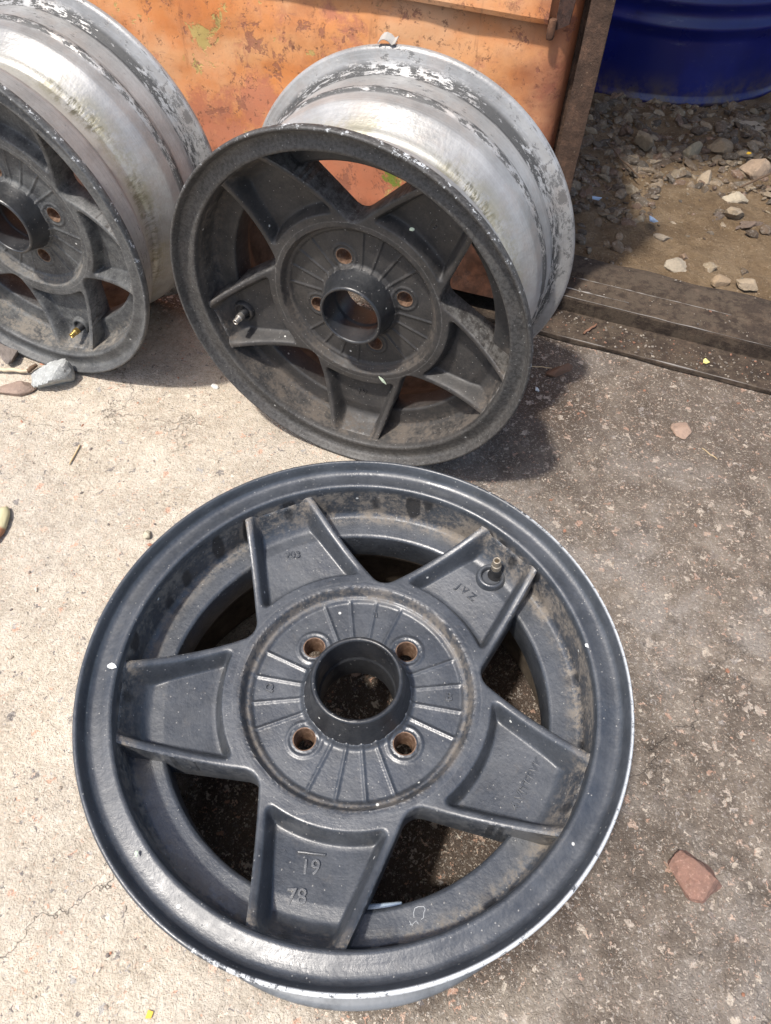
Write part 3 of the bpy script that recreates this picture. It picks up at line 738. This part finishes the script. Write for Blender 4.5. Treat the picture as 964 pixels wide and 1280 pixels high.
F.append(tuple(range(m))[::-1]); F.append(tuple(NZ * m + k for k in range(m)))
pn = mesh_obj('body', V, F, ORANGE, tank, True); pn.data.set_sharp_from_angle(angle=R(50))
# folded cover sheet along the top with its hook and slotted bracket
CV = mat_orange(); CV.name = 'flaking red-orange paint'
V = []; F = []; n = 90
for i in range(n + 1):
    s = -1.45 + (1.45 - .141) * i / n; w_ = .0012 * noise.noise(Vector((s * 9, 1, 0)))
    for (o, z) in ((.7905, .363), (.7885, .368), (.7885, .47), (.7905, .47), (.792, .368), (.792, .363)): V.append(so(s, o + w_ - .002, z + w_))
for i in range(n):
    for k in range(6): F.append((i * 6 + k, i * 6 + (k + 1) % 6, i * 6 + 6 + (k + 1) % 6, i * 6 + 6 + k))
F.append((0, 1, 2, 3, 4, 5)[::-1]); F.append(tuple(n * 6 + k for k in range(6)))
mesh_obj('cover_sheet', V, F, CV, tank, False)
V, F = lathe(fillet([(.0001, -.001), (.0036, -.001), (.0042, .002), (.0042, .018), (.0001, .018)], .001, 2), 20)
hk = mesh_obj('hook', V, F, RUST, tank); hk.location = so(-.137, .7905, .350)
def slot_plate():
    outer = np.array([(-.007, -.03), (.007, -.022), (.0095, .01), (.0095, .09), (-.007, .09)]) * 1000
    out = []
    for i in range(len(outer)):
        a, b = outer[i], outer[(i + 1) % len(outer)]
        for k in range(8): out.append(a + (b - a) * k / 8)
    hole = np.array([[1.2 + 2.4 * math.cos(2 * math.pi * i / 24), 14 + 9.5 * math.sin(2 * math.pi * i / 24)] for i in range(24)])
    VV, T, Z = tri_surface(np.array(out), lambda P: np.zeros(len(P)), 4, [hole]); return solid_from(VV, T, Z, -3.0)
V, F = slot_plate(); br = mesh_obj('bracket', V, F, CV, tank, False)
br.matrix_world = Matrix.Translation(so(-.1275, .7935, .386)) @ Matrix((S, Vector((0, 0, 1)), -O)).transposed().to_4x4()
# corner post: angle iron
post = extr = None
pr = [(-.1050, .8035), (-.0815, .8035), (-.0815, .8065), (-.1015, .8300), (-.1190, .8300), (-.1190, .8270), (-.1055, .8265)]
V = []; F = []; nz = 60
for j in range(nz + 1):
    z = .0085 + (.62 - .0085) * j / nz
    for k, (s, o) in enumerate(pr): d = .0007 * noise.noise(Vector((z * 25, k * 2.1, 0))); V.append(so(s + d, o + d, z))
for j in range(nz):
    for k in range(7): F.append((j * 7 + k, j * 7 + (k + 1) % 7, j * 7 + 7 + (k + 1) % 7, j * 7 + 7 + k))
F.append((0, 1, 2, 3, 4, 5, 6)[::-1]); F.append(tuple(nz * 7 + k for k in range(7)))
po = mesh_obj('corner_post', V, F, mat_rust('dark crusted rust', (.022, .014, .010), (.065, .040, .028), (.19, .105, .065)), None, False)
tag(po, 'rusty brown angle iron post at the right corner of the orange bin', 'post')

# the whole bin leans back a little
bpy.context.view_layer.update()
def lean(o_):
    iw = o_.matrix_world.inverted()
    for v in o_.data.vertices:
        p = o_.matrix_world @ v.co; zz = p.z - .03; q = p + O * (.13 * zz) - S * (.013 * zz); q.z = p.z - .065 * max(0, p.z - .1); v.co = iw @ q
for o_ in list(tank.children) + [po]: lean(o_)

# ------------------------------------------------------------------ blue drum
dr = empty('steel_drum', (.532, 1.722, .020)); tag(dr, 'dark blue steel drum standing on the gravel in the shade', 'drum')
pf = [(.0005, .004), (.27, .004), (.279, .001), (.286, .003), (.2885, .009), (.286, .014), (.2835, .02), (.2835, .112), (.286, .120), (.2905, .130), (.2905, .134), (.286, .143), (.2845, .150), (.286, .157), (.2905, .167), (.2905, .171), (.286, .181), (.2835, .19),
      (.2835, .55), (.2905, .57), (.2835, .59), (.2835, .865), (.288, .872), (.288, .880), (.283, .880), (.28, .868), (.0005, .868)]
V, F = lathe(fillet(pf, .004, 3), 160); mesh_obj('drum_body', V, F, BLUE, dr).data.set_sharp_from_angle(angle=R(50))
V, F = lathe([(.0001, 0), (.028, 0), (.028, .008), (.02, .010), (.0001, .010)], 32); b_ = mesh_obj('bung', V, F, BLUE, dr); b_.location = (.12, -.12, .868)

# ------------------------------------------------------------------ unseen board roof, added only to shade the drum and gravel
sh = empty('added_shade_roof'); tag(sh, 'unseen low board roof added to shade the blue drum and gravel', 'added shade roof')
rb = mesh_obj('shade_board', *box_geo(-.9, 1.45, .92, 2.7, 1.15, 1.18), mat_rust('added shade board', (.09, .07, .05), (.16, .12, .09), (.25, .2, .15)), sh, False)
for xx, yy in ((-.85, 2.6), (1.4, 2.6), (1.4, 1.2), (-.85, 1.75)):
    V, F = box_geo(xx - .03, xx + .03, yy - .03, yy + .03, 0, 1.149); mesh_obj('shade_post', V, F, RUST, sh, False)

# ------------------------------------------------------------------ stones
def many_rocks(name, items, mat, sub=2, planes=8, rough=.08):
    """items: (loc, dim, rot, colour, seed); one mesh"""
    V = []; F = []; C = []
    for loc, dim, rot, colr, sd in items:
        v, f = rock_geo(dim, planes, sd, sub, rough, 1.0); b0 = len(V)
        mt = Matrix.Rotation(rot[2], 3, 'Z') @ Matrix.Rotation(rot[0], 3, 'X') @ Matrix.Rotation(rot[1], 3, 'Y')
        V += [mt @ q + loc for q in v]; F += [tuple(i + b0 for i in ff) for ff in f]; C += [(*colr, 1)] * len(v)
    o = mesh_obj(name, V, F, mat, None, False)
    at = o.data.color_attributes.new('Col', 'FLOAT_COLOR', 'POINT'); at.data.foreach_set('color', np.array(C, dtype=np.float32).ravel())
    return o
STONE = mat_stone('gravel stone')
pal = [(.28, .21, .14), (.20, .145, .095), (.32, .25, .17), (.15, .105, .07), (.24, .155, .105), (.34, .27, .18), (.17, .135, .10)]
items = []; rr = random.Random(11)
for i in range(3600):
    s = rr.uniform(-.14, .50); o = .965 + .62 * rr.random() ** .8
    if o < 1.08 and rr.random() < .72: continue
    if o < 1.24 and s > .02 + .1 * noise.noise(Vector((s * 8, o * 8, 0))) and rr.random() < .8: continue
    a = .0020 + .0125 * rr.random() ** 3.0; p = so(s, o)
    if (p.xy - Vector((.53, 1.76))).length < .31: continue
    items.append((Vector((p.x, p.y, dirt_z(s, o) + a * .02)), (a * rr.uniform(.9, 1.5), a * rr.uniform(.7, 1.1), a * rr.uniform(.4, .75)), (rr.uniform(-.5, .5), rr.uniform(-.5, .5), rr.uniform(0, 6.3)), (lambda k, q: tuple(c * q for c in k))(rr.choice(pal), rr.uniform(.45, .9)), i))
tag(many_rocks('gravel', items, STONE, 2, 8), kind='stuff', label='small broken gravel on the dirt in front of the blue drum')
# crumbs on the concrete and on the channel
items = []; rr = random.Random(5)
pal2 = [(.52, .45, .37), (.40, .33, .26), (.60, .52, .42), (.45, .22, .14), (.20, .17, .15), (.33, .28, .23)]
for i in range(2600):
    x = rr.uniform(-.75, .62); y = rr.uniform(-.12, .80); a = .0004 + .0020 * rr.random() ** 5
    oo = Vector((x, y, 0)).dot(O); ss = Vector((x, y, 0)).dot(S); zz = 0
    if oo > .79: continue
    k = rr.choice(pal2); k = tuple(c * (.62 if x > .06 else 1) for c in k)
    items.append((Vector((x, y, zz + a * .1)), (a * rr.uniform(.8, 1.7), a, a * .7), (0, 0, rr.uniform(0, 6.3)), k, i % 40))
for i in range(900):
    ss = rr.uniform(-.1, .45); lower = rr.random() < .7; oo = rr.uniform(.80, .85) if lower else rr.uniform(.86, .95)
    a = .0005 + .0016 * rr.random() ** 3; p = so(ss, oo, (.0076 if lower else .0318) + a * .3)
    items.append((p, (a * rr.uniform(.8, 1.8), a, a * .7), (0, 0, rr.uniform(0, 6.3)), tuple(c * .55 for c in rr.choice(pal2)), i % 40))
tag(many_rocks('grit', items, STONE, 1, 6, .0), kind='stuff', label='fine crumbs of stone scattered over the worn concrete')

def stone(name, px, py, dim, rz, col, label, cat, seed, z=0.0, specks=None, sub=4, planes=9, sink=.12, tilt=(0, 0), rough=.05, group=None, sc_=1.0):
    V, F = rock_geo(dim, planes, seed, sub, rough)
    o = mesh_obj(name, V, F, mat_stone(name + ' surface', False, col, .35, specks, sc_), None, False)
    p = gnd(px, py, z + dim[2] * .4); o.rotation_euler = (tilt[0], tilt[1], rz); bpy.context.view_layer.update()
    lo_ = min((o.matrix_world @ v.co).z for v in o.data.vertices)
    o.location = (p.x, p.y, z - lo_ - dim[2] * (sink if z < .01 else .42))
    tag(o, label, cat, group); return o
stone('stone', 66, 470, (.0215, .0205, .0215), .5, (.36, .37, .36), 'light grey angular stone beside the bottom of the leftmost wheel', 'stone', 21, specks=(.62, .63, .60), planes=8)
def hull_stone(pts, mat, name, label, cat, cuts=3, amp=.0011):
    bm = bmesh.new()
    for (px, py, z) in pts:
        p = gnd(724 + px / 3.367, 900 + py / 3.367, z); bm.verts.new(p)
    r_ = bmesh.ops.convex_hull(bm, input=bm.verts)
    bmesh.ops.delete(bm, geom=[g_ for g_ in r_['geom_interior'] if isinstance(g_, bmesh.types.BMVert)], context='VERTS')
    for _ in range(cuts): bmesh.ops.subdivide_edges(bm, edges=bm.edges[:], cuts=1, use_grid_fill=True)
    bmesh.ops.triangulate(bm, faces=bm.faces[:]); bmesh.ops.recalc_face_normals(bm, faces=bm.faces[:])
    bm.normal_update(); c0 = sum((v.co for v in bm.verts), Vector()) / len(bm.verts)
    for v in bm.verts:
        d = amp * noise.fractal(v.co * 160, .8, 2.1, 4); v.co += v.normal * d
        v.co -= c0
    me = bpy.data.meshes.new(name); bm.to_mesh(me); bm.free(); me.materials.append(mat)
    o = link(bpy.data.objects.new(name, me)); o.location = c0; tag(o, label, cat); return o
hull_stone([(402, 560, .000), (378, 600, .000), (374, 612, .006), (432, 690, .001), (428, 680, .009), (462, 762, .001), (466, 752, .008), (520, 772, .001), (522, 762, .009), (600, 700, .001), (592, 690, .010), (545, 612, .000), (450, 552, .001),
            (425, 548, .013), (405, 560, .012), (520, 610, .017), (575, 668, .017), (500, 600, .018), (470, 690, .013)],
           mat_stone('reddish stone surface', False, (.22, .125, .095), .4, (.34, .22, .17)), 'stone', 'reddish brown angular stone on the concrete right of the flat wheel', 'stone')
stone('stone', 700, 462, (.017, .0085, .006), .5, (.17, .095, .06), 'flat rust-brown chunk in the shade right of the upright wheel', 'stone', 45, planes=7)
stone('stone', 671, 487, (.0038, .0038, .0034), 0, (.62, .64, .64), 'tiny white pebble in the dark patch right of the upright wheel', 'stone', 12, sub=2)
stone('stone', 855, 537, (.0125, .0135, .004), .3, (.32, .225, .17), 'thin flat tan flake on the concrete below the steel channel', 'stone', 51, planes=6)
stone('stone', 268, 483, (.0052, .0042, .003), 0, (.70, .69, .64), 'small bright white pebble between the two upright wheels', 'stone', 14, sub=3)
stone('stone', 184, 668, (.0048, .0046, .0040), 0, (.50, .45, .34), 'small yellowish pebble at upper left edge of the flat wheel', 'stone', 17, sub=3)
stone('stone', 843, 332, (.024, .017, .010), -.3, (.34, .29, .22), 'pale grey-brown rock at the edge of the steel channel', 'stone', 61, z=.014)
stone('stone', 922, 247, (.021, .015, .011), -.1, (.40, .34, .25), 'pale cream rock in the sunlit dirt near the right edge', 'stone', 62, z=.018)
stone('stone', 941, 209, (.028, .022, .022), .4, (.33, .245, .175), 'large pinkish rock standing highest in the gravel at right', 'stone', 63, z=.018)
stone('stone', 940, 157, (.030, .018, .008), .1, (.30, .25, .19), 'flat dark slab of rock right below the drum', 'stone', 64, z=.02)
stone('stone', 896, 184, (.027, .020, .013), .2, (.26, .20, .13), 'tan rock in the middle of the gravel below the drum', 'stone', 65, z=.018)
stone('stone', 866, 187, (.019, .017, .014), .9, (.26, .22, .15), 'olive brown rock in the shaded gravel under the drum', 'stone', 66, z=.018)
stone('stone', 881, 221, (.018, .013, .013), 1.3, (.34, .27, .19), 'light tan wedge of rock between darker gravel', 'stone', 67, z=.018)
stone('stone', 806, 180, (.020, .026, .016), .9, (.27, .21, .14), 'brown upright rock in deep shade beside the post', 'stone', 68, z=.018, tilt=(.3, .2))
stone('stone', 895, 273, (.018, .010, .008), .8, (.13, .10, .08), 'dark crumbly shard on the sunlit dirt', 'stone', 69, z=.018, rough=.25)
stone('stone', 940, 281, (.028, .012, .008), .3, (.15, .11, .085), 'long dark shard of bark-like rock at the right edge', 'stone', 70, z=.018, rough=.25)
stone('stone', 830, 296, (.013, .007, .006), -.4, (.30, .25, .19), 'narrow grey-brown sliver in the dirt near the channel', 'stone', 71, z=.016)
stone('stone', 855, 320, (.007, .009, .007), .0, (.22, .15, .10), 'small brown nub of rock beside the pale rock', 'stone', 72, z=.016)
stone('stone', 905, 350, (.016, .011, .007), .5, (.30, .22, .14), 'brown rock half sunk at the rear edge of the channel', 'stone', 73, z=.022)
stone('stone', 934, 354, (.020, .010, .007), -.4, (.33, .26, .18), 'flat tan rock lying on the channel at right', 'stone', 74, z=.025)
stone('stone', 943, 313, (.005, .006, .004), 0, (.68, .64, .52), 'small white pebble on the dirt at the right edge', 'stone', 75, z=.016, sub=3)
stone('brick_fragment', 18, 486, (.026, .013, .006), .45, (.30, .22, .175), 'flat reddish slab of broken paving at the left edge below the wheel', 'paving fragment', 81, planes=7)
stone('stone', 14, 440, (.016, .022, .012), .3, (.20, .17, .15), 'dark stone half hidden under the leftmost wheel', 'stone', 82)

# ------------------------------------------------------------------ small litter
def sheet(name, pts, thick, mat, label, cat, px, py, z, rz=0, sub=1, curl=.0):
    """thin bent piece from an outline (metres)"""
    n = len(pts); V = [Vector((x, y, curl * (x * x + y * y) * 1000 * .001)) for x, y in pts]; c = Vector((0, 0, 0))
    V = [c] + V; m = n + 1; V += [v - Vector((0, 0, thick)) for v in V]
    F = [(0, 1 + i, 1 + (i + 1) % n) for i in range(n)] + [(m, m + 1 + (i + 1) % n, m + 1 + i) for i in range(n)] + [(1 + i, 1 + m + i, 1 + m + (i + 1) % n, 1 + (i + 1) % n) for i in range(n)]
    o = mesh_obj(name, V, F, mat, None, False); p = gnd(px, py, z); o.location = (p.x, p.y, z + thick); o.rotation_euler = (0, 0, rz); tag(o, label, cat); return o
BLUEP = mat_plain('pale blue plastic', (.42, .55, .72), .5)
sheet('plastic_scrap', [(-.008, -.004), (.002, -.005), (.008, .001), (.0, .005), (-.007, .004)], .001, BLUEP, 'pale blue plastic scrap in the dark gravel left', 'litter', 746, 249, .032, curl=30)
sheet('plastic_scrap', [(-.003, .009), (.003, .006), (.007, -.008), (.0, -.009), (-.004, -.002)], .001, BLUEP, 'white-blue plastic scrap where shade meets sunlit dirt', 'litter', 815, 276, .030, curl=30)
YEL = mat_plain('yellow petal', (.70, .42, .03), .6); YEL2 = mat_plain('pale yellow leaf', (.68, .62, .22), .6); STRAW = mat_plain('dry straw', (.50, .38, .22), .8); TWIG = mat_plain('brown twig', (.12, .075, .045), .85); PALEW = mat_plain('pale stripped wood', (.56, .47, .33), .8)
sheet('petal', [(-.004, 0), (-.001, -.003), (.004, -.001), (.005, .003), (0, .005)], .001, YEL, 'bright yellow petal on the big pinkish rock', 'petal', 936, 192, .042)
sheet('petal', [(-.004, -.002), (0, -.004), (.005, -.001), (.003, .003), (.001, .006), (-.002, .004)], .0008, YEL2, 'pale yellow petal lying in the steel channel', 'petal', 882, 453, .0085, curl=40)
sheet('petal', [(-.002, -.002), (.002, -.002), (.003, .002), (-.001, .003)], .0006, YEL, 'tiny yellow petal on the concrete at the bottom left', 'petal', 186, 1269, .001)
def stick(name, a, b, rad, mat, label, cat, bend=.003, seed=0, za=.002, zb=.002, n=14):
    A = gnd(*a, za); B = gnd(*b, zb); pts = []
    for i in range(n + 1):
        t = i / n; p = A.lerp(B, t); k = math.sin(math.pi * t)
        p += Vector((noise.noise(Vector((t * 3, seed, 0))), noise.noise(Vector((t * 3, seed, 7))), .3 * noise.noise(Vector((t * 3, seed, 9))))) * bend * k; pts.append(p)
    V, F = tube_mesh([pts], lambda t: rad * (.65 + .35 * math.sin(2.6 * t + .4))); o = mesh_obj(name, V, F, mat, None); tag(o, label, cat); return o
stick('twig', (925, 234), (975, 212), .0017, TWIG, 'thin dark twig sticking in from the right over the gravel', 'twig', .004, 2, .035, .045)
stick('twig', (758, 178), (800, 222), .0014, TWIG, 'thin dark twig in the shaded gravel beside the post', 'twig', .006, 3, .03, .035)
stick('twig', (-12, 462), (38, 463), .0026, PALEW, 'pale stripped twig at the left edge below the wheel', 'twig', .004, 4, .006, .006)
stick('twig', (34, 464), (46, 456), .0030, TWIG, 'brown broken end of bark beside the grey stone', 'twig', .003, 5, .006, .006)
stick('straw', (87, 580), (100, 556), .0011, STRAW, 'short straw on the pale concrete at the left', 'straw', .002, 6, .0015, .0015)
stick('straw', (664, 458), (690, 460), .0008, STRAW, 'thin straw touching the rust-brown chunk', 'straw', .003, 7, .0015, .0015)
stick('straw', (730, 417), (746, 405), .0018, mat_plain('dead leaf', (.20, .10, .06), .8), 'curled dead leaf stalk on the channel flange', 'straw', .004, 8, .010, .011)
stick('straw', (878, 560), (897, 574), .0006, STRAW, 'fine straw on the grey concrete at the right', 'straw', .002, 9, .001, .001)
# bean-shaped pod at the left edge
V, F = rock_geo((.0065, .019, .0045), 0, 90, 3, .12); pn_ = NT('pod skin'); xx, yy, zz = pn_.sep()
pc = pn_.mix(pn_.step(pn_.math('ADD', yy, pn_.math('MULTIPLY', pn_.noise(90), .006)), -.006, -.001), (.30, .14, .07), (.50, .46, .28))
PM = pn_.out(pc, .6, normal=pn_.bump(pn_.noise(200), .4, .001)); o = mesh_obj('seed_pod', V, F, PM, None); p = gnd(0, 655, .004); o.location = (p.x, p.y, .0046); o.rotation_euler = (0, 0, .06)
tag(o, 'pale green and brown seed pod at the left edge of the concrete', 'seed pod')
# curled scrap of paper on top of the upright wheel
c2 = Vector((-.04835, .54105, .1835)); n2 = Vector((-.3387, -.9409, 0)).normalized()
V = []; F = []
for i in range(6):
    for j in range(4): V.append((-.011 + .022 * i / 5, -.006 + .012 * j / 3 + .001 * (i % 2), .0035 * math.sin(i * .9) + .001 * j + (.003 if i == 5 else 0)))
F = [(i * 4 + j, i * 4 + j + 1, i * 4 + 5 + j, i * 4 + 4 + j) for i in range(5) for j in range(3)]
o = mesh_obj('paper_scrap', V, F, mat_plain('grubby paper', (.36, .34, .31), .8), None, False); o.modifiers.new('t', 'SOLIDIFY').thickness = .0006
a_ = R(97.5); X2 = Vector((0, 0, 1)).cross(n2).normalized(); pos = c2 - n2 * .172 + X2 * (.1845 * math.cos(a_)) + Vector((0, 0, .1845 * math.sin(a_)))
o.scale = (.75, .8, .9); o.location = pos + Vector((0, 0, .0006)); o.rotation_euler = (0, R(-8), R(-20))
tag(o, 'curled white scrap of paper on top of the upright wheel', 'litter')
